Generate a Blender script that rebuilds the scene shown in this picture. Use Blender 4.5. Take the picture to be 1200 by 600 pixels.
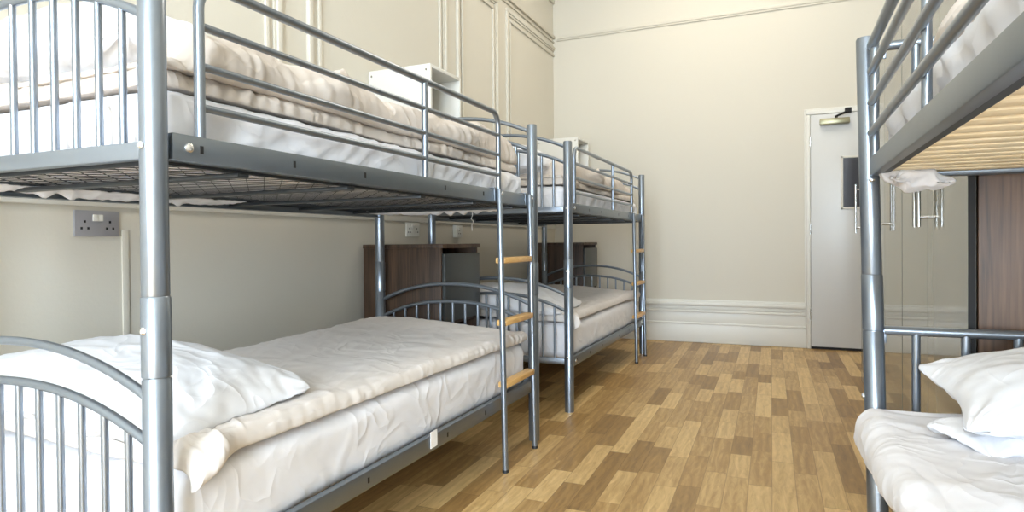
import bpy, bmesh, math, random
from mathutils import Vector, Matrix, noise

for o in list(bpy.data.objects):
    bpy.data.objects.remove(o)
C = bpy.context.scene
COL = C.collection
PI = math.pi

# ------------------------------------------------------------------ camera
CAMZ, YAW, PITCH, ROLL = 0.93, 0.4084, -0.0114, -0.0086
cam_data = bpy.data.cameras.new('camera')
cam_data.sensor_width = 36.0
cam_data.lens = 737.97 / 1200 * 36.0
cam_data.shift_y = -7.39 / 1200
cam_data.clip_start = 0.02
cam = bpy.data.objects.new('camera', cam_data)
COL.objects.link(cam)
_r = Vector((math.cos(YAW), math.sin(YAW), 0))
_f0 = Vector((-math.sin(YAW), math.cos(YAW), 0))
_z = Vector((0, 0, 1))
_f = _f0 * math.cos(PITCH) + _z * math.sin(PITCH)
_u = -_f0 * math.sin(PITCH) + _z * math.cos(PITCH)
_r2 = _r * math.cos(ROLL) + _u * math.sin(ROLL)
_u2 = -_r * math.sin(ROLL) + _u * math.cos(ROLL)
_m = Matrix((_r2, _u2, -_f)).transposed().to_4x4()
_m.translation = Vector((0, 0, CAMZ))
cam.matrix_world = _m
C.camera = cam

# ------------------------------------------------------------------ world, lights, exposure
C.view_settings.view_transform = 'Standard'
C.view_settings.look = 'None'
C.view_settings.gamma = 1.0
C.view_settings.use_curve_mapping = False
C.view_settings.exposure = 0.04
world = bpy.data.worlds.new('sky')
C.world = world
world.use_nodes = True
wb = world.node_tree.nodes['Background']
wb.inputs[0].default_value = (0.80, 0.90, 1.0, 1)
wb.inputs[1].default_value = 1.2


def area(name, loc, rot, sx, sy, power, col):
    d = bpy.data.lights.new(name, 'AREA')
    d.shape = 'RECTANGLE'
    d.size, d.size_y, d.energy, d.color = sx, sy, power, col
    o = bpy.data.objects.new(name, d)
    o.location = loc
    o.rotation_euler = rot
    COL.objects.link(o)
    return o


# daylight coming through the two tall windows in the wall behind the camera
area('daylight_window_left', (-0.85, -3.12, 1.95), (PI / 2, 0, 0), 1.0, 3.2, 210, (0.74, 0.87, 1.0))
area('daylight_window_right', (0.50, -3.12, 1.95), (PI / 2, 0, 0), 1.16, 3.2, 330, (0.74, 0.87, 1.0))
# sun falling through the same windows onto the floor behind the camera
sd = bpy.data.lights.new('sun', 'SUN')
sd.energy, sd.angle, sd.color = 32.0, 0.01, (1.0, 0.96, 0.90)
so = bpy.data.objects.new('sun', sd)
so.rotation_euler = (math.radians(90 - 59), 0, math.radians(6))
COL.objects.link(so)
# warm fill lights added under the ceiling, with no visible fitting
area('fill_light_near', (-0.45, 1.7, 3.82), (0, 0, 0), 1.0, 1.0, 20, (1.0, 0.90, 0.75))
area('fill_light_far', (-0.45, 4.6, 3.82), (0, 0, 0), 1.3, 1.3, 36, (1.0, 0.90, 0.75))


# ------------------------------------------------------------------ materials
def new_mat(name):
    m = bpy.data.materials.new(name)
    m.use_nodes = True
    nt = m.node_tree
    return m, nt, nt.nodes['Principled BSDF']


def rgb(r, g, b):
    def f(c):
        c /= 255.0
        return c / 12.92 if c <= 0.04045 else ((c + 0.055) / 1.055) ** 2.4
    return (f(r), f(g), f(b), 1)


def N(nt, t, **kw):
    n = nt.nodes.new(t)
    for k, v in kw.items():
        setattr(n, k, v)
    return n


def M(nt, op, a, b=None):
    n = nt.nodes.new('ShaderNodeMath')
    n.operation = op
    for i, v in enumerate((a, b)):
        if v is None:
            continue
        if hasattr(v, 'default_value') or hasattr(v, 'is_linked'):
            nt.links.new(v, n.inputs[i])
        else:
            n.inputs[i].default_value = v
    return n.outputs[0]


def plain(name, col, rough=0.5, metal=0.0, var=0.04, scale=6.0, bump=0.0, bscale=60.0, sheen=0.0, spec=None):
    """a colour with faint procedural variation and an optional fine bump"""
    m, nt, b = new_mat(name)
    tc = N(nt, 'ShaderNodeTexCoord')
    nz = N(nt, 'ShaderNodeTexNoise')
    nz.inputs['Scale'].default_value = scale
    nz.inputs['Detail'].default_value = 4
    nt.links.new(tc.outputs['Object'], nz.inputs['Vector'])
    mx = N(nt, 'ShaderNodeMix', data_type='RGBA')
    mx.inputs[6].default_value = [c * (1 - var) for c in col[:3]] + [1]
    mx.inputs[7].default_value = [min(1, c * (1 + var)) for c in col[:3]] + [1]
    nt.links.new(nz.outputs[0], mx.inputs[0])
    nt.links.new(mx.outputs[2], b.inputs['Base Color'])
    b.inputs['Roughness'].default_value = rough
    b.inputs['Metallic'].default_value = metal
    if spec is not None:
        b.inputs['Specular IOR Level'].default_value = spec
    if sheen:
        b.inputs['Sheen Weight'].default_value = sheen
    if bump:
        n2 = N(nt, 'ShaderNodeTexNoise')
        n2.inputs['Scale'].default_value = bscale
        n2.inputs['Detail'].default_value = 5
        nt.links.new(tc.outputs['Object'], n2.inputs['Vector'])
        bp = N(nt, 'ShaderNodeBump')
        bp.inputs['Strength'].default_value = bump
        bp.inputs['Distance'].default_value = 0.01
        nt.links.new(n2.outputs[0], bp.inputs['Height'])
        nt.links.new(bp.outputs[0], b.inputs['Normal'])
    return m


def wood(name, dark, light, rough, scale=(14, 14, 0.8), contrast=(0.35, 0.68), streak=0.5):
    m, nt, b = new_mat(name)
    tc = N(nt, 'ShaderNodeTexCoord')
    mp = N(nt, 'ShaderNodeMapping')
    mp.inputs['Scale'].default_value = scale
    nt.links.new(tc.outputs['Object'], mp.inputs['Vector'])
    n1 = N(nt, 'ShaderNodeTexNoise')
    n1.inputs['Scale'].default_value = 1.0
    n1.inputs['Detail'].default_value = 3
    n1.inputs['Distortion'].default_value = 0.4
    n2 = N(nt, 'ShaderNodeTexNoise')
    n2.inputs['Scale'].default_value = 7.0
    n2.inputs['Detail'].default_value = 6
    nt.links.new(mp.outputs[0], n1.inputs['Vector'])
    nt.links.new(mp.outputs[0], n2.inputs['Vector'])
    mx = M(nt, 'ADD', M(nt, 'MULTIPLY', n1.outputs[0], 1 - streak), M(nt, 'MULTIPLY', n2.outputs[0], streak))
    cr = N(nt, 'ShaderNodeValToRGB')
    cr.color_ramp.elements[0].position, cr.color_ramp.elements[1].position = contrast
    cr.color_ramp.elements[0].color = dark
    cr.color_ramp.elements[1].color = light
    nt.links.new(mx, cr.inputs[0])
    nt.links.new(cr.outputs[0], b.inputs['Base Color'])
    b.inputs['Roughness'].default_value = rough
    return m


def fabric(name, col, crease=0.5):
    """woven cotton: fine mottling and a crumpled, ridged crease relief"""
    m, nt, b = new_mat(name)
    L = nt.links
    tc = N(nt, 'ShaderNodeTexCoord')
    nz = N(nt, 'ShaderNodeTexNoise')
    nz.inputs['Scale'].default_value = 5
    L.new(tc.outputs['Object'], nz.inputs['Vector'])
    mx = N(nt, 'ShaderNodeMix', data_type='RGBA')
    mx.inputs[6].default_value = [c * .98 for c in col[:3]] + [1]
    mx.inputs[7].default_value = [min(1, c * 1.02) for c in col[:3]] + [1]
    L.new(nz.outputs[0], mx.inputs[0])
    L.new(mx.outputs[2], b.inputs['Base Color'])
    b.inputs['Roughness'].default_value = .9
    b.inputs['Sheen Weight'].default_value = .12
    wp = N(nt, 'ShaderNodeTexNoise')
    wp.inputs['Scale'].default_value = 3.0
    L.new(tc.outputs['Object'], wp.inputs['Vector'])
    ad = N(nt, 'ShaderNodeVectorMath', operation='MULTIPLY_ADD')
    L.new(wp.outputs['Color'], ad.inputs[0])
    ad.inputs[1].default_value = (.35, .35, .35)
    L.new(tc.outputs['Object'], ad.inputs[2])
    hs = []
    for sc, rot, k in (((3.0, 8.0, 6.0), .5, 1.0), ((10.0, 4.0, 8.0), -.4, .55)):
        mp = N(nt, 'ShaderNodeMapping')
        mp.inputs['Scale'].default_value = sc
        mp.inputs['Rotation'].default_value = (0, 0, rot)
        L.new(ad.outputs[0], mp.inputs['Vector'])
        n = N(nt, 'ShaderNodeTexNoise')
        n.inputs['Scale'].default_value = 1.0
        n.inputs['Detail'].default_value = 1.5
        L.new(mp.outputs[0], n.inputs['Vector'])
        a = M(nt, 'ABSOLUTE', M(nt, 'SUBTRACT', n.outputs[0], .5))
        a = M(nt, 'MAXIMUM', M(nt, 'SUBTRACT', 1.0, M(nt, 'MULTIPLY', a, 9.0)), 0.0)
        hs.append(M(nt, 'MULTIPLY', M(nt, 'POWER', a, 1.5), k))
    bp = N(nt, 'ShaderNodeBump')
    bp.inputs['Strength'].default_value = crease
    bp.inputs['Distance'].default_value = .006
    L.new(M(nt, 'ADD', hs[0], hs[1]), bp.inputs['Height'])
    L.new(bp.outputs[0], b.inputs['Normal'])
    return m


def floor_mat():
    m, nt, b = new_mat('oak_strip_laminate')
    L = nt.links
    tc = N(nt, 'ShaderNodeTexCoord')
    mp = N(nt, 'ShaderNodeMapping')
    mp.inputs['Rotation'].default_value = (0, 0, -0.018)
    L.new(tc.outputs['Object'], mp.inputs['Vector'])
    sp = N(nt, 'ShaderNodeSeparateXYZ')
    L.new(mp.outputs[0], sp.inputs[0])
    u = M(nt, 'DIVIDE', sp.outputs[0], 0.083)
    col = M(nt, 'FLOOR', u)
    fu = M(nt, 'FRACT', u)
    wn = N(nt, 'ShaderNodeTexWhiteNoise', noise_dimensions='1D')
    L.new(col, wn.inputs['W'])
    # strip lengths differ between columns, and wobble along each one
    ln = M(nt, 'ADD', 0.34, M(nt, 'MULTIPLY', wn.outputs['Value'], 0.16))
    v = M(nt, 'ADD', M(nt, 'DIVIDE', sp.outputs[1], ln), M(nt, 'MULTIPLY', wn.outputs['Value'], 37.0))
    v = M(nt, 'ADD', v, M(nt, 'MULTIPLY', M(nt, 'SINE', M(nt, 'MULTIPLY', v, 1.7)), 0.22))
    row = M(nt, 'FLOOR', v)
    fv = M(nt, 'FRACT', v)
    cb = N(nt, 'ShaderNodeCombineXYZ')
    L.new(col, cb.inputs[0])
    L.new(row, cb.inputs[1])
    w2 = N(nt, 'ShaderNodeTexWhiteNoise', noise_dimensions='2D')
    L.new(cb.outputs[0], w2.inputs['Vector'])
    # grain, shifted from strip to strip
    ofs = N(nt, 'ShaderNodeVectorMath', operation='MULTIPLY_ADD')
    L.new(w2.outputs['Color'], ofs.inputs[0])
    ofs.inputs[1].default_value = (30, 30, 30)
    L.new(mp.outputs[0], ofs.inputs[2])
    gm = N(nt, 'ShaderNodeMapping')
    gm.inputs['Scale'].default_value = (34, 4.5, 1)
    L.new(ofs.outputs[0], gm.inputs['Vector'])
    g1 = N(nt, 'ShaderNodeTexNoise')
    g1.inputs['Scale'].default_value = 1.2
    g1.inputs['Detail'].default_value = 6
    g1.inputs['Roughness'].default_value = 0.65
    g1.inputs['Distortion'].default_value = 1.6
    L.new(gm.outputs[0], g1.inputs['Vector'])
    gm2 = N(nt, 'ShaderNodeMapping')
    gm2.inputs['Scale'].default_value = (11, 1.8, 1)
    L.new(ofs.outputs[0], gm2.inputs['Vector'])
    g2 = N(nt, 'ShaderNodeTexWave', wave_type='BANDS', bands_direction='X')
    g2.inputs['Scale'].default_value = .8
    g2.inputs['Distortion'].default_value = 9.0
    g2.inputs['Detail'].default_value = 2.5
    L.new(gm2.outputs[0], g2.inputs['Vector'])
    t = M(nt, 'ADD', M(nt, 'MULTIPLY', w2.outputs['Value'], 0.46),
          M(nt, 'ADD', M(nt, 'MULTIPLY', g1.outputs[0], 0.62), M(nt, 'MULTIPLY', g2.outputs[0], 0.07)))
    cr = N(nt, 'ShaderNodeValToRGB')
    e = cr.color_ramp.elements
    e[0].position, e[0].color = 0.16, rgb(108, 80, 45)
    e[1].position, e[1].color = 0.86, rgb(218, 186, 130)
    k = cr.color_ramp.elements.new(0.5)
    k.color = rgb(164, 130, 80)
    L.new(t, cr.inputs[0])
    # seams
    eu = M(nt, 'MINIMUM', fu, M(nt, 'SUBTRACT', 1.0, fu))
    ev = M(nt, 'MINIMUM', fv, M(nt, 'SUBTRACT', 1.0, fv))
    seam = M(nt, 'MAXIMUM', M(nt, 'LESS_THAN', eu, 0.016), M(nt, 'LESS_THAN', ev, 0.004))
    mx = N(nt, 'ShaderNodeMix', data_type='RGBA')
    L.new(M(nt, 'MULTIPLY', seam, 0.45), mx.inputs[0])
    L.new(cr.outputs[0], mx.inputs[6])
    mx.inputs[7].default_value = rgb(92, 66, 38)
    L.new(mx.outputs[2], b.inputs['Base Color'])
    r = M(nt, 'ADD', 0.30, M(nt, 'MULTIPLY', g1.outputs[0], 0.2))
    L.new(r, b.inputs['Roughness'])
    b.inputs['Specular IOR Level'].default_value = 0.45
    return m


MT = dict(
    wall=plain('cream_wall_paint', rgb(208, 203, 190), 0.75, var=0.015, scale=1.5, bump=0.05, bscale=90),
    trim=plain('white_gloss_trim', rgb(218, 216, 208), 0.4, var=0.01),
    ceil=plain('white_ceiling_paint', rgb(205, 203, 197), 0.8, var=0.01),
    floor=floor_mat(),
    metal=plain('silver_bed_paint', rgb(142, 151, 162), 0.29, 0.82, var=0.03, scale=30),
    rail=plain('grey_bed_rail_paint', rgb(132, 140, 148), 0.34, 0.85, var=0.05, scale=18),
    dark=plain('dark_steel', rgb(74, 78, 82), 0.45, 0.8, var=0.05),
    bolt=plain('bright_bolt', rgb(235, 235, 235), 0.25, 0.9),
    black=plain('black_gap', rgb(22, 22, 24), 0.7),
    sheet=fabric('white_cotton_sheet', rgb(226, 226, 230), 0.35),
    duvet=fabric('stone_cotton_duvet', rgb(216, 210, 205), 0.28),
    duvetb=fabric('beige_cotton_duvet', rgb(208, 198, 188), 0.45),
    duvetw=fabric('white_cotton_duvet', rgb(222, 222, 227), 0.4),
    pillow=fabric('white_pillowcase', rgb(226, 227, 231), 0.3),
    pine=wood('varnished_beech', rgb(196, 150, 88), rgb(232, 192, 128), 0.35, (30, 3, 30)),
    slat=wood('raw_pine_slat', rgb(236, 216, 176), rgb(253, 240, 212), 0.55, (1.5, 30, 30)),
    walnut=wood('brown_walnut_board', rgb(58, 40, 27), rgb(120, 90, 66), 0.45, (17, 17, 0.7)),
    walnut_shade=wood('shaded_walnut_board', rgb(46, 33, 24), rgb(98, 75, 57), 0.5, (17, 17, 0.7)),  # wardrobe walnut again, shade under the bunks darkened into its colour
    door=plain('pale_grey_door_paint', rgb(206, 207, 206), 0.3, var=0.012),
    glossgrey=plain('glossy_grey_front', rgb(132, 134, 128), 0.05, var=0.01, spec=0.9),
    lockergrey=plain('charcoal_locker_front', rgb(62, 66, 66), 0.35, var=0.02),
    glass=plain('dark_glass', rgb(62, 62, 68), 0.25),
    brass=plain('dull_brass', rgb(150, 146, 120), 0.35, 0.8),
    steel=plain('brushed_steel', rgb(205, 205, 202), 0.2, 1.0),
    plastic=plain('white_plastic', rgb(222, 221, 214), 0.4, var=0.01),
    platemetal=plain('brushed_socket_plate', rgb(178, 178, 184), 0.4, 0.55),
    thread=plain('white_thread', rgb(245, 245, 245), 0.9),
)


# ------------------------------------------------------------------ mesh helpers
class MB:
    def __init__(self):
        self.bm = bmesh.new()

    def add(self, other):
        me = bpy.data.meshes.new('tmp')
        other.to_mesh(me)
        other.free()
        self.bm.from_mesh(me)
        bpy.data.meshes.remove(me)

    def box(self, x0, y0, z0, x1, y1, z1, bev=0.0, seg=2):
        b = bmesh.new()
        bmesh.ops.create_cube(b, size=1.0)
        for v in b.verts:
            v.co = Vector((x0 if v.co.x < 0 else x1, y0 if v.co.y < 0 else y1, z0 if v.co.z < 0 else z1))
        if x1 < x0 or y1 < y0 or z1 < z0:
            bmesh.ops.recalc_face_normals(b, faces=b.faces)
        if bev:
            bmesh.ops.bevel(b, geom=list(b.edges), offset=bev, segments=seg, affect='EDGES', profile=0.5)
        self.add(b)
        return self

    def tube(self, pts, r, seg=12, flat=None):
        """round (or flat=(w,h)) section swept along a polyline, capped"""
        pts = [Vector(p) for p in pts]
        n = len(pts)
        tang = []
        for i in range(n):
            a = pts[max(0, i - 1)]
            c = pts[min(n - 1, i + 1)]
            tang.append((c - a).normalized())
        up = Vector((0, 0, 1)) if abs(tang[0].z) < 0.9 else Vector((1, 0, 0))
        nx = tang[0].cross(up).normalized()
        rings = []
        for i in range(n):
            t = tang[i]
            nx = (nx - t * nx.dot(t)).normalized()
            ny = t.cross(nx)
            k = 1.0
            if 0 < i < n - 1:
                c = (pts[i] - pts[i - 1]).normalized().dot(t)
                k = 1.0 / max(0.6, c)
            rr = r[i] if isinstance(r, (list, tuple)) else r
            rings.append([self.bm.verts.new(pts[i] + (nx * math.cos(2 * PI * j / seg) + ny * math.sin(2 * PI * j / seg)) * rr * k)
                          for j in range(seg)])
        for a, b in zip(rings[:-1], rings[1:]):
            for j in range(seg):
                self.bm.faces.new((a[j], a[(j + 1) % seg], b[(j + 1) % seg], b[j]))
        self.bm.faces.new(list(reversed(rings[0])))
        self.bm.faces.new(rings[-1])
        return self

    def lathe(self, prof, x, y, seg=24, top=None):
        """prof: (radius, z) from bottom to top about a vertical axis; x and y may lean linearly to top=(x,y)"""
        z0, z1 = prof[0][1], prof[-1][1]
        rings = []
        for r, z in prof:
            k = (z - z0) / (z1 - z0)
            cx = x + (top[0] - x) * k if top else x
            cy = y + (top[1] - y) * k if top else y
            rings.append([self.bm.verts.new((cx + r * math.cos(2 * PI * j / seg), cy + r * math.sin(2 * PI * j / seg), z)) for j in range(seg)])
        for a, b in zip(rings[:-1], rings[1:]):
            for j in range(seg):
                self.bm.faces.new((a[j], a[(j + 1) % seg], b[(j + 1) % seg], b[j]))
        self.bm.faces.new(list(reversed(rings[0])))
        self.bm.faces.new(rings[-1])
        return self

    def build(self, name, mat, parent=None, loc=None, angle=40):
        bmesh.ops.recalc_face_normals(self.bm, faces=self.bm.faces)
        if loc is not None:
            bmesh.ops.translate(self.bm, verts=self.bm.verts, vec=-Vector(loc))
        return finish(self.bm, name, mat, parent, loc, angle)


def finish(bm, name, mat, parent=None, loc=None, angle=40):
    me = bpy.data.meshes.new(name)
    bm.to_mesh(me)
    bm.free()
    for p in me.polygons:
        p.use_smooth = True
    if angle:
        me.set_sharp_from_angle(angle=math.radians(angle))
    for m_ in (mat if isinstance(mat, (list, tuple)) else [mat]):
        me.materials.append(m_)
    o = bpy.data.objects.new(name, me)
    COL.objects.link(o)
    if loc is not None:
        o.location = loc
    if parent is not None:
        o.parent = parent
    return o


def tag(o, label, cat, group=None):
    o['label'] = label
    o['category'] = cat
    if group:
        o['group'] = group
    return o


def thing(name, loc, label, cat, group=None):
    o = bpy.data.objects.new(name, None)
    o.empty_display_size = 0.1
    COL.objects.link(o)
    o.location = loc
    return tag(o, label, cat, group)


def struct(o):
    o['kind'] = 'structure'
    return o


def dup(root, loc, label):
    def cp(o, par):
        c = o.copy()
        COL.objects.link(c)
        c.parent = par
        for ch in list(o.children):
            cp(ch, c)
        return c
    r = cp(root, None)
    r.location = loc
    r['label'] = label
    return r


def fbm(x, y, z=0.0, oct_=3):
    s, a, f = 0.0, 1.0, 1.0
    for _ in range(oct_):
        s += a * noise.noise(Vector((x * f, y * f, z * f + 7.3 * f)))
        a *= 0.5
        f *= 2.03
    return s


def ridge(x, y, z=0.0):
    """sharp crease pattern 0..1"""
    n = abs(noise.noise(Vector((x, y, z))))
    return max(0.0, 1 - n * 4.2) ** 1.4


def smooth(a, b, x):
    t = min(1.0, max(0.0, (x - a) / (b - a)))
    return t * t * (3 - 2 * t)


# ------------------------------------------------------------------ room shell
WL, WR, YF, YB, HC = -2.116, 1.16, 5.973, -3.0, 3.9

struct(MB().box(WL - .15, YB - .15, -.12, WR + .15, YF + .15, 0).build('floor', MT['floor']))
struct(MB().box(WL - .15, YB - .15, HC, WR + .15, YF + .15, HC + .12).build('ceiling', MT['ceil']))
struct(MB().box(WL - .15, YB - .15, 0, WL, YF + .15, HC).build('wall_left', MT['wall']))
struct(MB().box(WR, YB - .15, 0, WR + .15, YF + .15, HC).build('wall_right', MT['wall']))
struct(MB().box(WL, YF, 0, WR, YF + .15, HC).build('wall_far', MT['wall']))
# wall behind the camera with two tall window openings
bk = MB()
WX = [(-1.35, -0.35), (-0.08, 1.08)]
Z0, Z1 = 0.35, 3.55
bk.box(WL, YB - .15, 0, WR, YB, Z0)
bk.box(WL, YB - .15, Z1, WR, YB, HC)
for a_, b_ in ((WL, WX[0][0]), (WX[0][1], WX[1][0]), (WX[1][1], WR)):
    bk.box(a_, YB - .15, Z0, b_, YB, Z1)
struct(bk.build('wall_back', MT['wall']))
for i_, (a_, b_) in enumerate(WX):
    w = MB()
    for bx in ((a_, Z0, a_ + .06, Z1), (b_ - .06, Z0, b_, Z1), (a_, Z0, b_, Z0 + .06), (a_, Z1 - .06, b_, Z1),
               (a_, 1.97, b_, 2.03), ((a_ + b_) / 2 - .015, Z0, (a_ + b_) / 2 + .015, Z1)):
        w.box(bx[0], YB - .10, bx[1], bx[2], YB - .05, bx[3], .004)
    struct(w.build('window_%d' % (i_ + 1), MT['trim']))


def ytrim(name, prof, y0, y1):
    """moulding along the left wall: prof = list of (depth, z0, z1)"""
    m = MB()
    for d, z0, z1 in prof:
        m.box(WL, y0, z0, WL + d, y1, z1, min(d, z1 - z0) * .35)
    return struct(m.build(name, MT['trim']))


def xtrim(name, prof, x0, x1, mat='trim'):
    m = MB()
    for d, z0, z1 in prof:
        m.box(x0, YF - d, z0, x1, YF, z1, min(d, z1 - z0) * .35)
    return struct(m.build(name, MT[mat]))


BASE = [(.020, 0, .175), (.026, .165, .185), (.016, .18, .285), (.028, .275, .30), (.018, .30, .345), (.036, .335, .375), (.018, .37, .392)]
xtrim('baseboard_far', BASE, WL + .03, .165)
ytrim('baseboard_left', [(d * .9, a, b) for d, a, b in BASE], YB, YF - .001)
xtrim('trim_1', [(.020, 2.945, 2.975), (.012, 2.93, 2.947)], WL + .04, WR, 'wall')               # picture rail, far wall
m_ = MB()
for d, z0, z1 in [(.022, 2.955, 2.985), (.014, 2.915, 2.935), (.02, 3.30, 3.34)]:
    m_.box(WL, YB, z0, WL + d, YF - .001, z1, .005)
struct(m_.build('trim_2', MT['wall']))                                                            # picture rail, left wall
ytrim('trim_3', [(.012, 1.062, 1.112), (.018, 1.098, 1.114)], YB, YF - .001)                       # low rail hidden by the bunks
for k_, (pa, pb) in enumerate([(-2.6, -.95), (-.78, .55), (.72, 2.20), (2.445, 3.745), (3.96, 4.585), (4.82, 6.6)]):
    m_ = MB()
    pb = min(pb, YF + .2)
    for d, ins, w_ in ((.022, -.035, .03), (.012, -.005, .016), (.016, .04, .022)):
        a, b, lo, hi = pa + ins, pb - ins, 1.22 + ins, 2.84 - ins
        e1 = min(b, YF - .002)
        m_.box(WL, a, lo + w_, WL + d, a + w_, hi - w_, .003)
        if b < YF:
            m_.box(WL, b - w_, lo + w_, WL + d, b, hi - w_, .003)
        m_.box(WL, a, hi - w_, WL + d, e1, hi, .004)
        m_.box(WL, a, lo, WL + d, e1, lo + w_, .004)
    struct(m_.build('trim_%d' % (4 + k_), MT['wall']))

# ------------------------------------------------------------------ door in the far wall
dz = 1.99
dr = struct(MB().box(.207, YF - .035, .022, .97, YF - .002, dz, .003).build('door_1', MT['door']))
MB().box(.207, YF - .03, .001, .97, YF - .004, .021).build('gap_strip', MT['black'], dr)
vf = MB()
for bx in ((.435, 1.185, .452, 1.628), (.738, 1.185, .755, 1.628), (.435, 1.185, .755, 1.202), (.435, 1.611, .755, 1.628)):
    vf.box(bx[0], YF - .045, bx[1], bx[2], YF - .034, bx[3], .003)
vfo = vf.build('vision_panel_frame', MT['trim'], dr)
MB().box(.451, YF - .040, 1.201, .739, YF - .0345, 1.612).build('vision_panel', MT['glass'], vfo)['label'] = 'dark glazed panel'
cl = MB().box(.275, YF - .085, 1.895, .50, YF - .036, 1.945, .006).build('door_closer', MT['brass'], dr)
cl['label'] = 'dull brass door closer'
MB().tube([(.40, YF - .06, 1.94), (.40, YF - .06, 1.965)], .012).tube([(.40, YF - .06, 1.962), (.475, YF - .10, 1.985), (.49, YF - .03, 2.02)], .007).box(
    .465, YF - .05, 1.985, .515, YF - .022, 2.03, .004).build('closer_arm', MT['black'], cl)
for hz in (.25, .98, 1.72):
    MB().tube([(.204, YF - .038, hz), (.204, YF - .038, hz + .09)], .006, 10).build('hinge', MT['steel'], dr)
MB().tube([(.93, YF - .034, 1.0), (.93, YF - .075, 1.0), (.83, YF - .08, 1.0)], .009, 10).build('door_handle', MT['steel'], dr)
ar = MB()
for bx in ((.172, 0, .205, 1.994), (.972, 0, 1.01, 1.994), (.172, 1.9945, 1.01, 2.031)):
    ar.box(bx[0], YF - .03, bx[1], bx[2], YF, bx[3], .006)
ar.box(.158, YF - .018, 0, .1715, YF, 2.0315, .003)
ar.box(.158, YF - .018, 2.032, 1.02, YF, 2.046, .003)
struct(ar.build('trim_10', MT['trim']))

# ------------------------------------------------------------------ bunk beds on the left
XA, YA, BL, BW, YBED2 = -1.0846, 0.819, 1.933, 0.86, 3.2824
ZT = 1.48


def post(x, y, parent, r=.0255, top=None):
    p = MB().lathe([(r, 0), (r, .678), (r - .002, .680), (r - .002, .683), (r + .0006, .685), (r + .0006, .832), (r - .002, .835), (r - .0012, .838),
                    (r - .0012, ZT - .006), (r - .004, ZT)], x, y, 28, top)
    o = p.build('corner_post', MT['metal'], parent, angle=50)
    return o


def bolt_at(p, n, parent, r=.009):
    p, n = Vector(p), Vector(n)
    return MB().tube([p, p + n * .004, p + n * .007], [r, r, r * .55], 14).build('bolt', MT['bolt'], parent)


def arc_pts(z0, rise, x0, x1, y, n=24):
    out = []
    for i in range(n + 1):
        t = i / n
        s = 2 * t - 1
        out.append((x0 + (x1 - x0) * t, y, z0 + rise * (1 - abs(s) ** 2.2)))
    return out


def arc_z(z0, rise, x0, x1, x):
    s = 2 * (x - x0) / (x1 - x0) - 1
    return z0 + rise * (1 - abs(s) ** 2.2)


def end_panel(y, zarc, zlow, parent):
    """two arched tubes with slats between the lower one and a bottom bar"""
    x0, x1 = -.024, -BW + .024
    pn = MB().tube(arc_pts(zarc, .085, x0, x1, y), .0095, 12).build('end_panel', MT['metal'], parent, angle=60)
    MB().tube(arc_pts(zarc - .087, .085, x0, x1, y), .0095, 12).build('lower_arch', MT['metal'], pn, angle=60)
    MB().box(x1, y - .012, zlow, x0, y + .012, zlow + .034, .004).build('bottom_bar', MT['metal'], pn)
    for k in range(11):
        x = -.0825 - .0695 * k
        z1 = arc_z(zarc - .087, .085, x0, x1, x)
        MB().tube([(x, y, zlow + .03), (x, y, z1)], .0072, 10).build('slat', MT['metal'], pn)
    return pn


def side_rail(x, z0, z1, y0, y1, out, parent, holes=True):
    """flat steel rail; out = +1/-1 is the side its face shows to"""
    m = MB().box(x - .012, y0, z0, x + .012, y1, z1, .003)
    m.box(x - .012 - out * .02, y0, z0, x - .010 - out * .0, y1, z0 + .004) if out > 0 else m.box(x + .010, y0, z0, x + .032, y1, z0 + .004)
    o = m.build('side_rail', MT['rail'], parent)
    zc = (z0 + z1) / 2
    xf = x + out * .012
    for yy in (y0 + .035, y1 - .035):
        bolt_at((xf, yy, zc), (out, 0, 0), o)
    if holes:
        for yy in (y0 + .065, y0 + .325, y0 + .60, y0 + 1.05, y0 + 1.35):
            if yy < y1:
                MB().box(min(xf - out * .001, xf + out * .0006), yy - .004, zc - .008, max(xf - out * .001, xf + out * .0006), yy + .004, zc + .008).build('slot_hole', MT['black'], o)
    return o


def mesh_base(z, x0, x1, y0, y1, parent, wires=True):
    """diamond wire mesh with flat steel cross bars under it"""
    m = MB()
    s = .060
    w = .0011
    if wires:
        span = (x1 - x0) + (y1 - y0)
        n = int(span / s) + 1
        for sg in (1, -1):
            for k in range(n):
                c = k * s
                if sg > 0:        # x-x0 + y-y0 = c
                    a = max(0, c - (y1 - y0))
                    b = min(x1 - x0, c)
                    p, q = (x0 + a, y0 + c - a), (x0 + b, y0 + c - b)
                else:
                    a = max(0, c - (y1 - y0))
                    b = min(x1 - x0, c)
                    p, q = (x1 - a, y0 + c - a), (x1 - b, y0 + c - b)
                if b - a < .02:
                    continue
                zz = z + (.001 if sg > 0 else -.001)
                m.tube([(p[0], p[1], zz), (q[0], q[1], zz)], w, 4)
    for bx in ((x0 - .004, y0 - .004, x0 + .008, y1 + .004), (x1 - .008, y0 - .004, x1 + .004, y1 + .004),
               (x0, y0 - .004, x1, y0 + .008), (x0, y1 - .008, x1, y1 + .004)):
        m.box(bx[0], bx[1], z - .006, bx[2], bx[3], z + .004)
    o = m.build('mesh_base', MT['dark'], parent)
    for k in range(5):
        y = y0 + (y1 - y0) * (k + .5) / 5
        MB().box(x0 - .02, y - .016, z - .016, x1 + .02, y + .016, z - .006, .002).build('cross_bar', MT['dark'], o)
    return o


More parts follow.
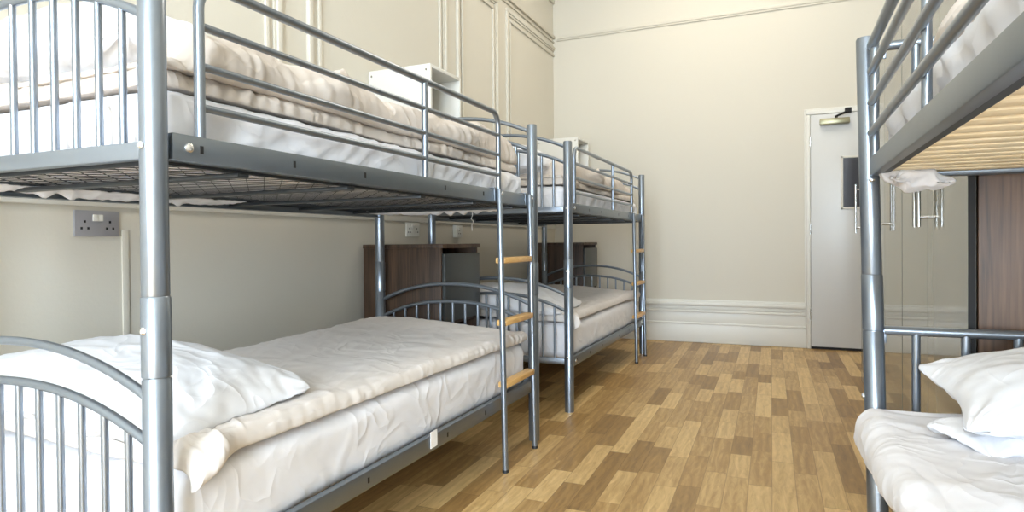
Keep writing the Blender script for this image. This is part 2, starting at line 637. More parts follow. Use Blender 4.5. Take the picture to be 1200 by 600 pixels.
def guard_rail(v0, v1, x, z0, parent, sgn=1):
    """rounded top tube with turned-down ends, a middle upright and three bars"""
    zt, rc = 1.462, .055
    pts = [(x, v0, z0), (x, v0, zt - rc)]
    for k in range(1, 7):
        a = k / 6 * PI / 2
        pts.append((x, v0 + sgn * rc * (1 - math.cos(a)), zt - rc + rc * math.sin(a)))
    for k in range(0, 7):
        a = k / 6 * PI / 2
        pts.append((x, v1 - sgn * rc * (1 - math.sin(a)), zt - rc + rc * math.cos(a)))
    pts.append((x, v1, z0))
    g = MB().tube(pts, .0108, 14).build('guard_rail', MT['metal'], parent, angle=60)
    vm = (v0 + v1) / 2 + .145 * sgn
    MB().tube([(x, vm, z0), (x, vm, zt)], .0105, 12).build('upright', MT['metal'], g)
    for z in (1.372, 1.291, 1.208):
        MB().tube([(x, v0, z), (x, v1, z)], .0085, 12).build('guard_bar', MT['metal'], g)
    return g


def make_left_bunk(loc, label):
    t = thing('bunk_bed', loc, label, 'bunk bed', 'steel bunk beds')
    for x in (0, -BW):
        for y in (0, BL):
            p = post(x, y, t)
            sg = -1 if y == 0 else 1
            for z in (.772, 1.115, .30):
                bolt_at((x, y + sg * .0235, z), (0, sg, 0), p, .0075)
    for x, out in ((0, 1), (-BW, -1)):
        side_rail(x + .004 * out, 1.094 if out > 0 else 1.066, 1.146, .028, BL - .028, out, t)
        side_rail(x + .004 * out, .243, .296, .028, BL - .028, out, t)
    for y in (0, BL):
        end_panel(y, 1.455, 1.092, t)
        end_panel(y, .642, .258, t)
    mesh_base(1.0935, -BW + .024, -.024, .03, BL - .03, t)
    mesh_base(.262, -BW + .024, -.024, .03, BL - .03, t, wires=False)
    guard_rail(.10, 1.545, .004, 1.14, t)
    return t


bedA = make_left_bunk((XA, YA, 0), 'large silver steel bunk bed in the left foreground by the wall')
bedB = dup(bedA, (XA, YBED2, 0), 'silver steel bunk bed standing farther back against the left wall')


def make_ladder(loc, label):
    t = thing('bunk_ladder', loc, label, 'ladder', 'bunk ladders')
    xt, xb = .030, .046
    for y in (-.163, .163):
        r = MB().tube([(xb, y, .004), (xt, y, 1.14), (xt, y, 1.146)], [.0122, .0122, .009], 14).build('ladder_rail', MT['metal'], t)
        MB().tube([(xb, y, 0), (xb, y, .012)], .0132, 12).build('foot_cap', MT['dark'], r)
        hk = MB().box(.0163, y - .026, 1.098, .0195, y + .010, 1.152, .001)
        hk.box(-.012, y - .026, 1.148, .0195, y + .010, 1.152, .001)
        hk.build('hook', MT['rail'], r)
        bolt_at((xt + .009, y, 1.128), (1, 0, 0), r, .0065)
    for z in (.350, .603, .857):
        xx = xb + (xt - xb) * z / 1.14
        MB().box(xx - .030, -.152, z - .012, xx + .012, .152, z + .012, .004).build('rung', MT['pine'], t)['label'] = 'pale wooden rung'
    return t


ladA = make_ladder((XA, 2.478, 0), 'steel ladder with wooden rungs on the foreground left bunk')
dup(ladA, (XA, 2.478 + (YBED2 - YA), 0), 'steel ladder with wooden rungs on the farther left bunk, near the far wall')


# ------------------------------------------------------------------ soft goods
def finish_soft(verts, faces, name, mat, loc):
    me = bpy.data.meshes.new(name)
    L = Vector(loc)
    me.from_pydata([Vector(v) - L for v in verts], [], faces)
    me.update()
    for p in me.polygons:
        p.use_smooth = True
    me.materials.append(mat)
    o = bpy.data.objects.new(name, me)
    o.location = loc
    COL.objects.link(o)
    return o


def soft_box(name, x0, x1, y0, y1, z0, z1, r, mat, seed, n=(22, 60, 8), amp=.006, wr=1.0):
    """rounded mattress with a pulled sheet; creases run down its sides"""
    bm = bmesh.new()
    nx, ny, nz = n
    cen = Vector(((x0 + x1) / 2, (y0 + y1) / 2, (z0 + z1) / 2))
    hs = Vector(((x1 - x0) / 2, (y1 - y0) / 2, (z1 - z0) / 2))
    cache = {}

    def vert(i, j, k):
        key = (i, j, k)
        if key in cache:
            return cache[key]
        p = Vector((-1 + 2 * i / nx, -1 + 2 * j / ny, -1 + 2 * k / nz))
        p = Vector((p.x * hs.x, p.y * hs.y, p.z * hs.z))
        c = Vector([max(-hs[a] + r, min(hs[a] - r, p[a])) for a in range(3)])
        d = p - c
        nrm = d.normalized() if d.length > 1e-9 else Vector((0, 0, 0))
        q = c + nrm * r if d.length > 1e-9 else p
        w = cen + q
        side = 1 - smooth(.6, 1.0, abs(nrm.z)) if d.length > 1e-9 else 0
        if d.length > 1e-9:
            a = w.y if abs(nrm.x) > abs(nrm.y) else w.x
            f = amp * (fbm(a * 7 + w.z * 9, w.z * 3, seed, 3) + .9 * ridge(a * 9 - w.z * 14, w.z * 4, seed + 3) * wr)
            f += amp * .8 * fbm(w.x * 3, w.y * 3, seed + 9, 2)
            w = w + nrm * f * (0.35 + .65 * side)
        v = bm.verts.new(w)
        cache[key] = v
        return v

    def quad(a, b, c, d):
        bm.faces.new((a, b, c, d))
    for j in range(ny):
        for i in range(nx):
            quad(vert(i, j, nz), vert(i + 1, j, nz), vert(i + 1, j + 1, nz), vert(i, j + 1, nz))
            quad(vert(i, j, 0), vert(i, j + 1, 0), vert(i + 1, j + 1, 0), vert(i + 1, j, 0))
        for k in range(nz):
            quad(vert(nx, j, k), vert(nx, j + 1, k), vert(nx, j + 1, k + 1), vert(nx, j, k + 1))
            quad(vert(0, j, k), vert(0, j, k + 1), vert(0, j + 1, k + 1), vert(0, j + 1, k))
    for i in range(nx):
        for k in range(nz):
            quad(vert(i, 0, k), vert(i + 1, 0, k), vert(i + 1, 0, k + 1), vert(i, 0, k + 1))
            quad(vert(i, ny, k), vert(i, ny, k + 1), vert(i + 1, ny, k + 1), vert(i + 1, ny, k))
    loc = Vector((cen.x, cen.y, z0))
    bmesh.ops.translate(bm, verts=bm.verts, vec=-loc)
    return finish(bm, name, mat, None, loc, 0)


def drape(name, y0, y1, xin, xe, sgn, zfun, thick, drop, mat, seed, nx=84, ny=150, edge=.05, fold=1.0, hem=1.0, extra=None, into=None, final=True):
    """A quilt lying from x=xin to the mattress edge x=xe (sgn = direction of that edge), then bending over it by
    drop(y) of cloth. zfun(x,y) is the surface it lies on, thick(x,y) its loft."""
    rb = .028
    V, F = [], []

    def easing(t):                                   # denser towards both edges
        return t - .13 * math.sin(2 * PI * t) / 1.0 * .9
    top, bot = [], []
    for j in range(ny + 1):
        tj = easing(j / ny)
        for layer in (0, 1):
            row = []
            for i in range(nx + 1):
                ti = easing(i / nx)
                y = y0 + (y1 - y0) * tj
                flat = abs(xe - xin)
                wob = .010 * noise.noise(Vector((y * 3.1, seed, 0))) + hem * .005 * noise.noise(Vector((y * 34, seed, 4)))
                S = flat + drop(y) + wob
                s = S * ti
                yy = y + .012 * noise.noise(Vector((s * 3, seed + 5, tj * 2))) + hem * .004 * noise.noise(Vector((s * 24, seed + 8, tj * 3)))
                e = min(ti * S, (1 - ti) * S, tj * (y1 - y0), (1 - tj) * (y1 - y0))
                pf = math.sqrt(max(0.0, 1 - (1 - min(1.0, e / edge)) ** 2))
                xp = xin + sgn * min(s, flat)
                h = thick(xp, yy) * (.10 + .90 * pf)
                xq = xin + sgn * s
                f = .010 * fbm(xq * 2.6 + 3, yy * 2.2, seed, 3) * fold
                wx = xq + .10 * noise.noise(Vector((xq * 2, yy * 2, seed + 2)))
                wy = yy + .10 * noise.noise(Vector((xq * 2, yy * 2, seed + 6)))
                f += fold * .0075 * ridge(wx * 3.0 + wy * 1.2, wy * 2.0 - wx * .8, seed + 11)
                f += fold * .0060 * ridge(wx * 7.0 - wy * 2.2, wy * 3.0, seed + 13)
                f += fold * .0075 * ridge(wx * 5.5 + wy * .6, wy * .9 - wx * .4, seed + 15)
                f -= fold * .0060 * ridge(wx * 2.0 + wy * 4.6, wy * 2.0 - wx * 4.0, seed + 21)
                ed = 1 - min(1.0, e / .09)
                f += hem * .006 * ed * noise.noise(Vector((yy * 19 + s * 6, s * 9, seed + 17)))
                f += hem * .006 * ed * ridge(yy * 16, s * 3, seed + 23)
                if s > flat:
                    f += hem * (.006 * noise.noise(Vector((yy * 15 + s * 8, s * 14, seed + 27))) + .010 * ridge(yy * 13 + s * 12, s * 9, seed + 29) - .008 * ridge(yy * 9 - s * 10, s * 7, seed + 31))
                f += hem * .0045 * ed * noise.noise(Vector((yy * 48 + 3 * noise.noise(Vector((yy * 6, seed, 0))), s * 16, seed + 19))) * smooth(-.3, .3, noise.noise(Vector((yy * 5, seed, 31))))
                if extra:
                    f += extra(xp, yy)
                hh = max(.004, h * (1 - .45 * smooth(0, .05, s - flat)) + f * (.25 + .75 * pf)) if layer else 0.0
                zb = zfun(xp, yy)
                over = s - flat
                if over <= 0:
                    x, z = xp, zb + hh
                else:
                    th = min(over / rb, PI / 2)
                    rest = max(0.0, over - rb * PI / 2)
                    x = xe + sgn * (rb + hh) * math.sin(th) + sgn * .004 * noise.noise(Vector((yy * 9, rest * 8, seed)))
                    z = zb - rb + (rb + hh) * math.cos(th) - rest
                row.append(len(V))
                V.append((x, yy, z))
            (top if layer else bot).append(row)
    flip = sgn < 0
    for j in range(ny):
        for i in range(nx):
            a = (top[j][i], top[j][i + 1], top[j + 1][i + 1], top[j + 1][i])
            b = (bot[j][i], bot[j + 1][i], bot[j + 1][i + 1], bot[j][i + 1])
            F.append(tuple(reversed(a)) if flip else a)
            F.append(tuple(reversed(b)) if flip else b)
    for j in range(ny):
        for i, fl in ((0, 0), (nx, 1)):
            q = (bot[j][i], top[j][i], top[j + 1][i], bot[j + 1][i])
            F.append(tuple(reversed(q)) if (fl == 0) == flip else q) if False else F.append(q)
    for i in range(nx):
        for j in (0, ny):
            F.append((bot[j][i], bot[j][i + 1], top[j][i + 1], top[j][i]))
    bm = into if into is not None else bmesh.new()
    vs = [bm.verts.new(v) for v in V]
    for f in F:
        bm.faces.new([vs[k] for k in f])
    bmesh.ops.recalc_face_normals(bm, faces=bm.faces)
    if not final:
        return bm
    zs = min(v.co.z for v in bm.verts)
    loc = Vector((sum(v[0] for v in V) / len(V), (y0 + y1) / 2, zs))
    bmesh.ops.translate(bm, verts=bm.verts, vec=-loc)
    return finish(bm, name, mat, None, loc, 0)


def pillow(name, c, lx, ly, h, rotz, tiltx, tilty, mat, seed, n=110, bend=None, pinch=.05, low=.45):
    """stuffed pillow: flat seam, pointed corners, concave sides, creases fanning from the corners"""
    R = Matrix.Rotation(rotz, 4, 'Z') @ Matrix.Rotation(tilty, 4, 'Y') @ Matrix.Rotation(tiltx, 4, 'X')
    c = Vector(c)
    bm = bmesh.new()
    g = {}

    def prof(u, v):
        a = max(0.0, 1 - abs(u) ** 2.6)
        b = max(0.0, 1 - abs(v) ** 2.6)
        return (a * b) ** .62
    for layer in (1, -1):
        for j in range(n + 1):
            for i in range(n + 1):
                rim = i in (0, n) or j in (0, n)
                if rim and layer < 0:
                    g[(i, j, -1)] = g[(i, j, 1)]
                    continue
                u = math.sin((-1 + 2 * i / n) * PI / 2)
                v = math.sin((-1 + 2 * j / n) * PI / 2)
                x = u * lx / 2 * (1 - pinch * (1 - v * v) * abs(u) ** 3)
                y = v * ly / 2 * (1 - pinch * (1 - u * u) * abs(v) ** 3)
                cr = 1 - .07 * (abs(u) ** 8 * abs(v) ** 8)
                x, y = x * cr, y * cr
                p = prof(u, v)
                z = h * (p if layer > 0 else -low * p)
                ed = max(abs(u), abs(v))
                k = smooth(.45, .95, ed) * (1 - smooth(.985, 1.0, ed) * .3)
                # creases running in from the seam
                z += layer * .006 * k * noise.noise(Vector((x * 24 + v * 2, y * 24 - u * 2, seed + layer)))
                z += layer * .010 * fbm(x * 5, y * 5, seed + 3 * layer, 2) * p
                z += layer * .006 * ridge(x * 4 + y * 2, y * 3 - x * 1, seed + 5) * min(1, p * 2)
                z += layer * .0035 * ridge(x * 3 - y * 5, y * 4 + x * 3, seed + 7) * min(1, p * 2)
                ang = math.atan2(abs(v) - 1.0, abs(u) - 1.0)
                dc = math.hypot(abs(v) - 1.0, abs(u) - 1.0)
                z += layer * .010 * smooth(.9, .15, dc) * smooth(0, .12, dc) * noise.noise(Vector((ang * 5, dc * 1.5, seed + (u > 0) * 3 + (v > 0) * 7)))
                z += .010 * (noise.noise(Vector((x * 6, y * 6, seed + 8)))) * ed ** 3
                P = Vector((x, y, z))
                if bend:
                    P.z += bend(u, v)
                g[(i, j, layer)] = bm.verts.new(c + R @ P)
    for layer in (1, -1):
        for j in range(n):
            for i in range(n):
                q = [g[(i, j, layer)], g[(i + 1, j, layer)], g[(i + 1, j + 1, layer)], g[(i, j + 1, layer)]]
                bm.faces.new(q if layer > 0 else q[::-1])
    zs = min(v.co.z for v in bm.verts)
    loc = Vector((c.x, c.y, zs))
    bmesh.ops.translate(bm, verts=bm.verts, vec=-loc)
    return finish(bm, name, mat, None, loc, 0)


# --- left bunks: two sets of bedding each
def left_bedding(y_off, where, seed, near):
    xl, xr = XA - BW, XA
    # ---- lower mattress
    m = soft_box('mattress', xl + .045, xr - .012, y_off + .055, y_off + BL - .055, .268, .475, .055, MT['sheet'], seed, n=(24, 90, 12), amp=.005, wr=.35)
    tag(m, 'white sheeted mattress on the lower berth of the %s bunk' % where, 'mattress', 'mattresses on the bunks')
    # ---- upper mattress
    m2 = soft_box('mattress', xl + .045, xr - .030, y_off + .030, y_off + BL - .030, 1.100, 1.245, .045, MT['sheet'], seed + 2, n=(24, 100, 12), amp=.008, wr=1.3)
    tag(m2, 'white sheeted mattress on the upper berth of the %s bunk' % where, 'mattress', 'mattresses on the bunks')
    # ---- lower duvet
    def zf(x, y):
        wallside = smooth(xr - .25, xl + .1, x) if False else smooth(0, 1, (xr - x) / BW)
        return .482 + .022 * wallside

    def th(x, y):
        v = y - y_off
        return .040 + .022 * smooth(1.0, 1.8, v) * smooth(0, .8, (xr - x) / BW)

    def dp(y):
        v = y - y_off
        return .002 + .062 * max(0.0, 1 - max(0.0, v - .04) / .16) + .012 * smooth(1.3, 1.8, v)
    d = drape('duvet', y_off + .06, y_off + BL - .07, xl + .05, xr - .018, 1, zf, th, dp, MT['duvet'], seed + 20, fold=.5, hem=.6, edge=.024,
              extra=lambda x, y: (1 - smooth(.12, .36, y - y_off)) * smooth(-.25, -.05, x - xr) * (.014 * ridge(y * 13 + x * 5, x * 8, seed) - .010 * ridge(y * 9 - x * 12, y * 4, seed + 2)),
              nx=190 if near else 80, ny=380 if near else 150)
    tag(d, 'stone coloured duvet spread over the lower berth of the %s bunk' % where, 'duvet', 'duvets on the bunks')
    # ---- upper duvet: pushed up in thick soft rolls
    def th2(x, y):
        v = y - y_off
        base = .018 + .082 * smooth(.11, .18, v)
        return base * (1 - .20 * smooth(1.55, 1.85, v)) + (.022 * noise.noise(Vector((x * 3, y * 2.3, seed))) + .010) * smooth(.2, .3, v)

    def ex2(x, y):
        v = y - y_off
        k = smooth(.15, .3, v)
        return k * (.030 * ridge(x * 3.6 + y * 1.5, y * .9 - x * .5, seed + 31) - .022 * ridge(x * 2.6 - y * 1.8, y * 1.2 + x, seed + 37)
                    + .014 * ridge(x * 6 + y * 2.4, y * 1.4 - x * .6, seed + 39))
    k_ = dict(nx=130, ny=360) if near else dict(nx=70, ny=150)
    under = drape('duvet', y_off + .05, y_off + BL - .06, xl + .06, xr - .062, 1, lambda x, y: 1.253, lambda x, y: .040,
                  lambda y: .004 + .03 * noise.noise(Vector((y * 2.1, seed, 9))), MT['duvetb'], seed + 45, edge=.03, fold=.5, hem=1.0, final=False, **k_)
    d2 = drape('duvet', y_off + .055, y_off + BL - .05, xl + .06, xr - .060, 1, lambda x, y: 1.292, th2,
               lambda y: .006 + .035 * noise.noise(Vector((y * 2.6, seed, 1))), MT['duvetb'], seed + 41, edge=.05, fold=.9, hem=.7, extra=ex2, into=under, **k_)
    tag(d2, 'rumpled stone duvet bunched on the upper berth of the %s bunk' % where, 'duvet', 'duvets on the bunks')
    # ---- pillows
    p = pillow('pillow', (xr - .460, y_off + .275, .568), .80, .50, .098, .04, .06, .085, MT['pillow'], seed + 50, low=.55)
    tag(p, 'white pillow lying on the lower berth of the %s bunk' % where, 'pillow', 'pillows on the bunks')
    p2 = pillow('pillow', (xr - .50, y_off + .240, 1.370), .70, .38, .150, .02, -.05, .03, MT['pillow'], seed + 60, low=.35)
    tag(p2, 'plump white pillow on the upper berth of the %s bunk' % where, 'pillow', 'pillows on the bunks')
    return m, m2


mA, mA2 = left_bedding(YA, 'foreground left', 3.0, True)
mB, mB2 = left_bedding(YBED2, 'farther left', 17.0, False)


def sheet_hem(parent, pts, w, seed):
    """loose gathered edge of the fitted sheet poking out below the wire mesh"""
    V, F = [], []
    n = 90
    rows = 5
    P = [Vector(p) for p in pts]
    off = parent.location
    dirn = (P[1] - P[0])
    side = Vector((-dirn.y, dirn.x, 0)).normalized()
    for i in range(n + 1):
        t = i / n
        a = P[0] + dirn * t
        fade = math.sin(PI * t) ** .4
        for k in range(rows + 1):
            s = k / rows
            dz = -.020 * fade * s * (1 + .7 * noise.noise(Vector((t * 22, seed, s))))
            sd = w * (s - .5) + .008 * noise.noise(Vector((t * 16, s * 3, seed)))
            p = a + side * sd + Vector((0, 0, dz + .004 * noise.noise(Vector((t * 40, s * 2, seed + 2)))))
            V.append(p - off)
    for i in range(n):
        for k in range(rows):
            a = i * (rows + 1) + k
            F.append((a, a + 1, a + rows + 2, a + rows + 1))
    me = bpy.data.meshes.new('sheet_hem')
    me.from_pydata(V, [], F)
    for p in me.polygons:
        p.use_smooth = True
    me.materials.append(MT['sheet'])
    o = bpy.data.objects.new('sheet_hem', me)
    COL.objects.link(o)
    o.parent = parent
    md = o.modifiers.new('thick', 'SOLIDIFY')
    md.thickness = .003
    return o


sheet_hem(mA2, [(XA - BW + .06, YA + BL - .20, 1.084), (XA - .05, YA + BL - .20, 1.084)], .05, 2)
sheet_hem(mA2, [(XA - BW + .075, YA + .10, 1.089), (XA - BW + .075, YA + .95, 1.089)], .05, 5)
th_ = MB().tube([(-1.325, 2.60, 1.085), (-1.322, 2.60, 1.06), (-1.330, 2.601, 1.04), (-1.318, 2.60, 1.03), (-1.326, 2.60, 1.01), (-1.325, 2.60, .985)], .0012, 5)
o_ = th_.build('loose_thread', MT['thread'])
o_.location = -mA2.location
o_.parent = mA2
tg = MB().box(-.0008, -.022, -.044, .0008, .020, .010)
o_ = tg.build('care_tag', MT['thread'])
o_.parent = mA
o_.location = Vector((XA + .019, 1.80, .300)) - mA.location

# ------------------------------------------------------------------ bunk bed on the right
XC, YC, CW, CL = .224, 1.971, .86, 1.933


def make_right_bunk():
    t = thing('bunk_bed', (XC, YC, 0), 'silver steel bunk bed with pine slats at the right edge of the photo', 'bunk bed', 'steel bunk beds')
    for x in (0, CW):
        for y in (0, -CL):
            p = post(x + .012, y, t, .0262, (x - .018, y))
            bolt_at((x - .024, y, .50), (-1, 0, 0), p, .008)
    for x, out in ((-.004, -1), (CW + .004, 1)):
        m = MB().box(x - .010, -CL + .028, 1.100, x + .014, -.030, 1.148, .003)
        r = m.build('side_rail', MT['rail'], t)
        bolt_at((x + out * .006, -.052, 1.090), (0, 0, -1), r, .008)
        m = MB().box(x - .010, -CL + .028, .345, x + .010, -.030, .393, .003)
        m.build('side_rail', MT['rail'], t)
    for y in (0, -CL):
        for zt, zb, nm in ((1.452, 1.105, 'end_panel'), (.683, .345, 'end_panel')):
            pn = MB().tube([(.024, y, zt), (CW - .024, y, zt)], .0125, 14).build(nm, MT['metal'], t)
            MB().tube([(.024, y, zb), (CW - .024, y, zb)], .0125, 14).build('bottom_bar', MT['metal'], pn)
            for k in range(7):
                x = .098 + k * (CW - .196) / 6
                MB().tube([(x, y, zb), (x, y, zt)], .0105, 12).build('slat', MT['metal'], pn)
            pl = MB().box(.022, y - .006, zt - .034, .030, y - .002 if False else y + .002, zt + .006, .001)
            pl.build('bracket', MT['metal'], pn)
    g = MB()
    v0, v1 = -.062, -1.66
    pts = [(-.004, v0, 1.14), (-.004, v0, 1.46), (-.004, v0 - .012, 1.468)] + [(-.004, v1 + .05, 1.468), (-.004, v1 + .012, 1.45), (-.004, v1, 1.41), (-.004, v1, 1.14)]
    pts = [(-.004, v0, 1.14), (-.004, v0, 1.447)]
    gr = MB().tube(pts, .0105, 14)
    gr.tube([(-.008, v0 + .022, 1.447), (-.008, v1, 1.447)], .0125, 14)
    go = gr.build('guard_rail', MT['metal'], t)
    for z in (1.374, 1.292, 1.212):
        MB().tube([(-.012, v0 + .006, z), (-.012, v1, z)], .0095, 12).build('guard_bar', MT['metal'], go)
    for y in (-.705, v1):
        MB().tube([(-.001, y, 1.14), (-.001, y, 1.447)], .0085, 12).build('upright', MT['metal'], go)
    bs = MB()
    for x in (.020, CW - .020):
        bs.box(x - .022 if x < .1 else x - .002, -CL + .03, 1.1002, x + .002 if x < .1 else x + .022, -.03, 1.104)
    base = bs.build('slat_base', MT['dark'], t)
    n = 25
    for k in range(n):
        y = -.060 - k * (CL - .12) / (n - 1)
        MB().box(.018, y - .025, 1.1045, CW - .018, y + .025, 1.1175, .002).build('bed_slat', MT['slat'], base)['label'] = 'pale pine slat'
    bs2 = MB()
    for x in (.030, CW - .030):
        bs2.box(x - .012, -CL + .03, .345, x + .012, -.03, .349)
    base2 = bs2.build('slat_base', MT['dark'], t)
    for k in range(0, n, 2):
        y = -.060 - k * (CL - .12) / (n - 1)
        MB().box(.018, y - .030, .3495, CW - .018, y + .030, .3625, .002).build('bed_slat', MT['slat'], base2)
    return t


bedC = make_right_bunk()
gname = 'mattresses on the bunks'
mC = soft_box('mattress', XC + .012, XC + CW - .02, YC - CL + .045, YC - .045, .364, .447, .038, MT['sheet'], 71, n=(24, 90, 10), amp=.006)
tag(mC, 'white mattress under the white duvet on the lower right berth', 'mattress', gname)
mC2 = soft_box('mattress', XC + .030, XC + CW - .03, YC - CL + .045, YC - .045, 1.119, 1.275, .05, MT['sheet'], 75, n=(24, 100, 12), amp=.009, wr=1.4)
tag(mC2, 'white sheeted mattress on pine slats on the upper right berth', 'mattress', gname)


def zfC(x, y):
    return .449


dC = drape('duvet', YC - CL + .05, YC - .045, XC + CW - .03, XC + .004, -1, zfC, lambda x, y: .034, lambda y: .030 + .070 * smooth(1.15, 1.85, y) + .008 * noise.noise(Vector((y * 3, 1, 2))),
           MT['duvetw'], 81, nx=180, ny=300, edge=.05, fold=.8, hem=.2)
tag(dC, 'white duvet hanging over the edge of the lower right berth', 'duvet', 'duvets on the bunks')
dC2 = drape('duvet', YC - CL + .08, YC - .045, XC + CW - .05, XC + .055, -1, lambda x, y: 1.285,
            lambda x, y: .085 + .02 * noise.noise(Vector((x * 3, y * 2.4, 4))), lambda y: -.004 + .03 * noise.noise(Vector((y * 2.6, 3, 1))),
            MT['duvetb'], 87, nx=80, ny=150, edge=.06, fold=1.6, hem=1.2,
            extra=lambda x, y: .018 * ridge(x * 2.2 + y * 2.6, y * 1.1 - x * 2.0, 31))
tag(dC2, 'rumpled stone duvet on the upper right berth', 'duvet', 'duvets on the bunks')
pC = pillow('pillow', (.700, 1.775, .570), .78, .40, .098, .07, .17, -.02, MT['pillow'], 95, low=.55, pinch=.13)
tag(pC, 'white pillow with an open case end on the lower right berth', 'pillow', 'pillows on the bunks')
f1 = pillow('pillowcase_flap', (.415, 1.660, .498), .19, .18, .022, .55, .10, -.05, MT['pillow'], 12, n=30, low=.4)
f1.location -= pC.location
f1.parent = pC
# gathered corner of the sheet hanging out below the slats
sc = pillow('sheet_corner', (XC + .085, YC - .075, 1.088), .16, .09, .024, .3, .2, .1, MT['sheet'], 4, n=40, low=1.0)
for v_ in sc.data.vertices:
    q_ = v_.co * 30
    v_.co += Vector((noise.noise(q_), noise.noise(q_ + Vector((9, 3, 1))), 1.3 * noise.noise(q_ * .8 + Vector((2, 8, 5))))) * .011
sc.location -= mC2.location
sc.parent = mC2


# ------------------------------------------------------------------ bedside lockers, box shelves
def make_locker(loc, label):
    """walnut carcass; charcoal door and open shelves face the room (+x)"""
    t = thing('bedside_locker', loc, label, 'locker', 'bedside lockers')
    D, Wd, Hh = .50, .418, .925
    cb = MB()
    cb.box(0, 0, 0, D - .02, .018, Hh - .022, .001)
    cb.box(0, Wd - .018, 0, D - .02, Wd, Hh - .022, .001)
    cb.box(0, .018, .05, .012, Wd - .018, Hh - .022)
    cb.build('carcass', MT['walnut_shade'], t)
    MB().box(0, -.006, Hh - .022, D - .006, Wd + .006, Hh, .002).build('top_board', MT['walnut_shade'], t)
    for z in (.08, .32, .50):
        MB().box(.012, .018, z, D - .03, Wd - .018, z + .018, .001).build('shelf', MT['walnut_shade'], t)
    MB().box(D - .022, .012, .522, D - .002, Wd - .008, Hh - .05, .003).build('door', MT['lockergrey'], t)['label'] = 'charcoal grey door'
    return t


lockA = make_locker((-2.094, 2.812, 0), 'brown walnut locker with charcoal door behind the foreground left bunk')
dup(lockA, (-2.094, 5.275, 0), 'shade-darkened walnut locker in the far left corner behind the farther bunk')


def make_boxshelf(loc, label):
    t = thing('wall_shelf_box', loc, label, 'shelf', 'white box shelves above the beds')
    D, Wd, z0, z1 = .395, .345, 1.50, 1.885
    s = MB().box(0, 0, z0, D, .018, z1, .001)
    sp = s.build('side_panel', MT['trim'], t)
    for p in ((.02, z1 - .03), (D - .025, z1 - .03)):
        MB().tube([(p[0], -.0005, p[1]), (p[0], -.003, p[1])], .006, 10).build('screw_cap', MT['steel'], sp)
    MB().box(0, Wd - .018, z0, D, Wd, z1, .001).build('side_panel', MT['trim'], t)
    MB().box(0, .018, z1 - .018, D, Wd - .018, z1, .001).build('top_panel', MT['trim'], t)
    MB().box(0, .018, z0, D, Wd - .018, z0 + .018, .001).build('bottom_panel', MT['trim'], t)
    MB().box(0, .018, z0 + .018, .01, Wd - .018, z1 - .018).build('back_panel', MT['trim'], t)
    return t


bs1 = make_boxshelf((WL + .001, 2.905, 0), 'white open box shelf on the left wall above the foreground bunk')
dup(bs1, (WL + .001, 5.50, 0), 'white open box shelf on the left wall above the farther bunk')
for b_ in (o for o in bpy.data.objects if o.name.startswith('wall_shelf_box')):
    b_.location.z += .0


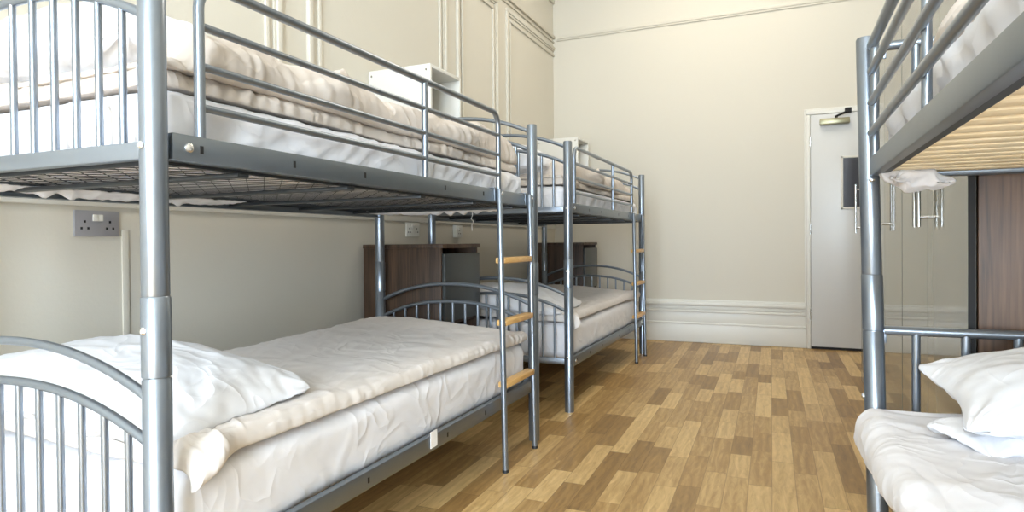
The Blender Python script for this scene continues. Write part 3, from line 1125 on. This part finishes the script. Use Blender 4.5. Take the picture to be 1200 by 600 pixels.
# ------------------------------------------------------------------ wardrobes along the right wall
def make_wardrobe(y0, y1, doors, label, seams):
    x0, x1, H = .455, WR - .004, 1.85
    t = thing('wardrobe', ((x0 + x1) / 2, (y0 + y1) / 2, 0), label, 'wardrobe', 'wardrobes along the right wall')
    ox, oy = -(x0 + x1) / 2, -(y0 + y1) / 2
    cb = MB()
    cb.box(x0 + .024 + ox, y0 + oy, 0, x1 + ox, y0 + .018 + oy, H, .001)
    cb.box(x0 + .024 + ox, y1 - .018 + oy, 0, x1 + ox, y1 + oy, H, .001)
    cb.box(x0 + .03 + ox, y0 + .018 + oy, H - .02, x1 + ox, y1 - .018 + oy, H, .001)
    cb.box(x0 + .03 + ox, y0 + .018 + oy, .03, x1 + ox, y1 - .018 + oy, .05)
    cb.box(x1 - .01 + ox, y0 + .018 + oy, .05, x1 + ox, y1 - .018 + oy, H - .02)
    cb.build('carcass', MT['walnut'], t)
    for (a, b, hy) in doors:
        d = MB().box(x0 + ox, a + .002 + oy, .012, x0 + .020 + ox, b - .002 + oy, H - .003, .0012, 1)
        do = d.build('door', [MT['glossgrey'], MT['black']], t)
        for p in do.data.polygons:
            if abs(p.normal.x) < .7:
                p.material_index = 1
        h = MB().tube([(x0 - .033 + ox, hy + oy, .972), (x0 - .033 + ox, hy + oy, 1.285)], .0062, 12)
        for z in (1.005, 1.252):
            h.tube([(x0 - .033 + ox, hy + oy, z), (x0 + .002 + ox, hy + oy, z)], .0045, 10)
        h.build('handle', MT['steel'], do)['label'] = 'steel bar handle'
    return t


make_wardrobe(2.052, 3.088, [(2.054, 2.572, 2.532), (2.572, 3.086, 2.612)],
              'glossy grey two-door wardrobe with brown side, nearest the right bunk', None)
make_wardrobe(3.092, 4.078, [(3.094, 3.585, 3.545), (3.585, 4.076, 3.625)],
              'glossy grey two-door wardrobe, the middle one of the row', None)
make_wardrobe(4.082, 4.648, [(4.084, 4.646, 4.602)],
              'glossy grey one-door wardrobe at the door end of the row', None)


# ------------------------------------------------------------------ sockets and trunking on the left wall
def make_socket(y, z, mat, label, w=.150, h=.086, d=.008):
    t = thing('power_socket', (WL, y, z), label, 'socket', 'wall sockets')
    pl = MB().box(0, -w / 2, -h / 2, d, w / 2, h / 2, .002).build('plate', mat, t)
    for s in ((-1, 1) if w > .1 else (0,)):
        c = s * .042
        for dy, dzz in ((0, .012), (-.011, -.010), (.011, -.010)):
            MB().box(d - .0005, c + dy - .0035, dzz - .004 - .006, d + .0006, c + dy + .0035, dzz + .004 - .006).build('pin_hole', MT['black'], pl)
    MB().box(d - .001, -.016, .008, d + .004, .002, .030, .001).build('switch', MT['plastic'], pl)
    MB().box(d - .001, .0025, .008, d + .003, .018, .030, .001).build('switch', MT['plastic'], pl)
    return t


make_socket(1.384, 1.005, MT['platemetal'], 'grey metal double socket on the wall under the foreground top bunk')
make_socket(3.335, 1.015, MT['plastic'], 'white double socket on the wall just left above the walnut locker')
make_socket(3.90, 1.012, MT['plastic'], 'small white socket on the wall between the two left bunks', w=.086, d=.03)
tk = MB().box(WL, 1.470, .40, WL + .005, 1.494, .985, .001).build('cable_trunking', MT['wall'], None, (WL, 1.482, .40))
tag(tk, 'thin cream cable trunking running down the wall from the metal socket', 'trunking')
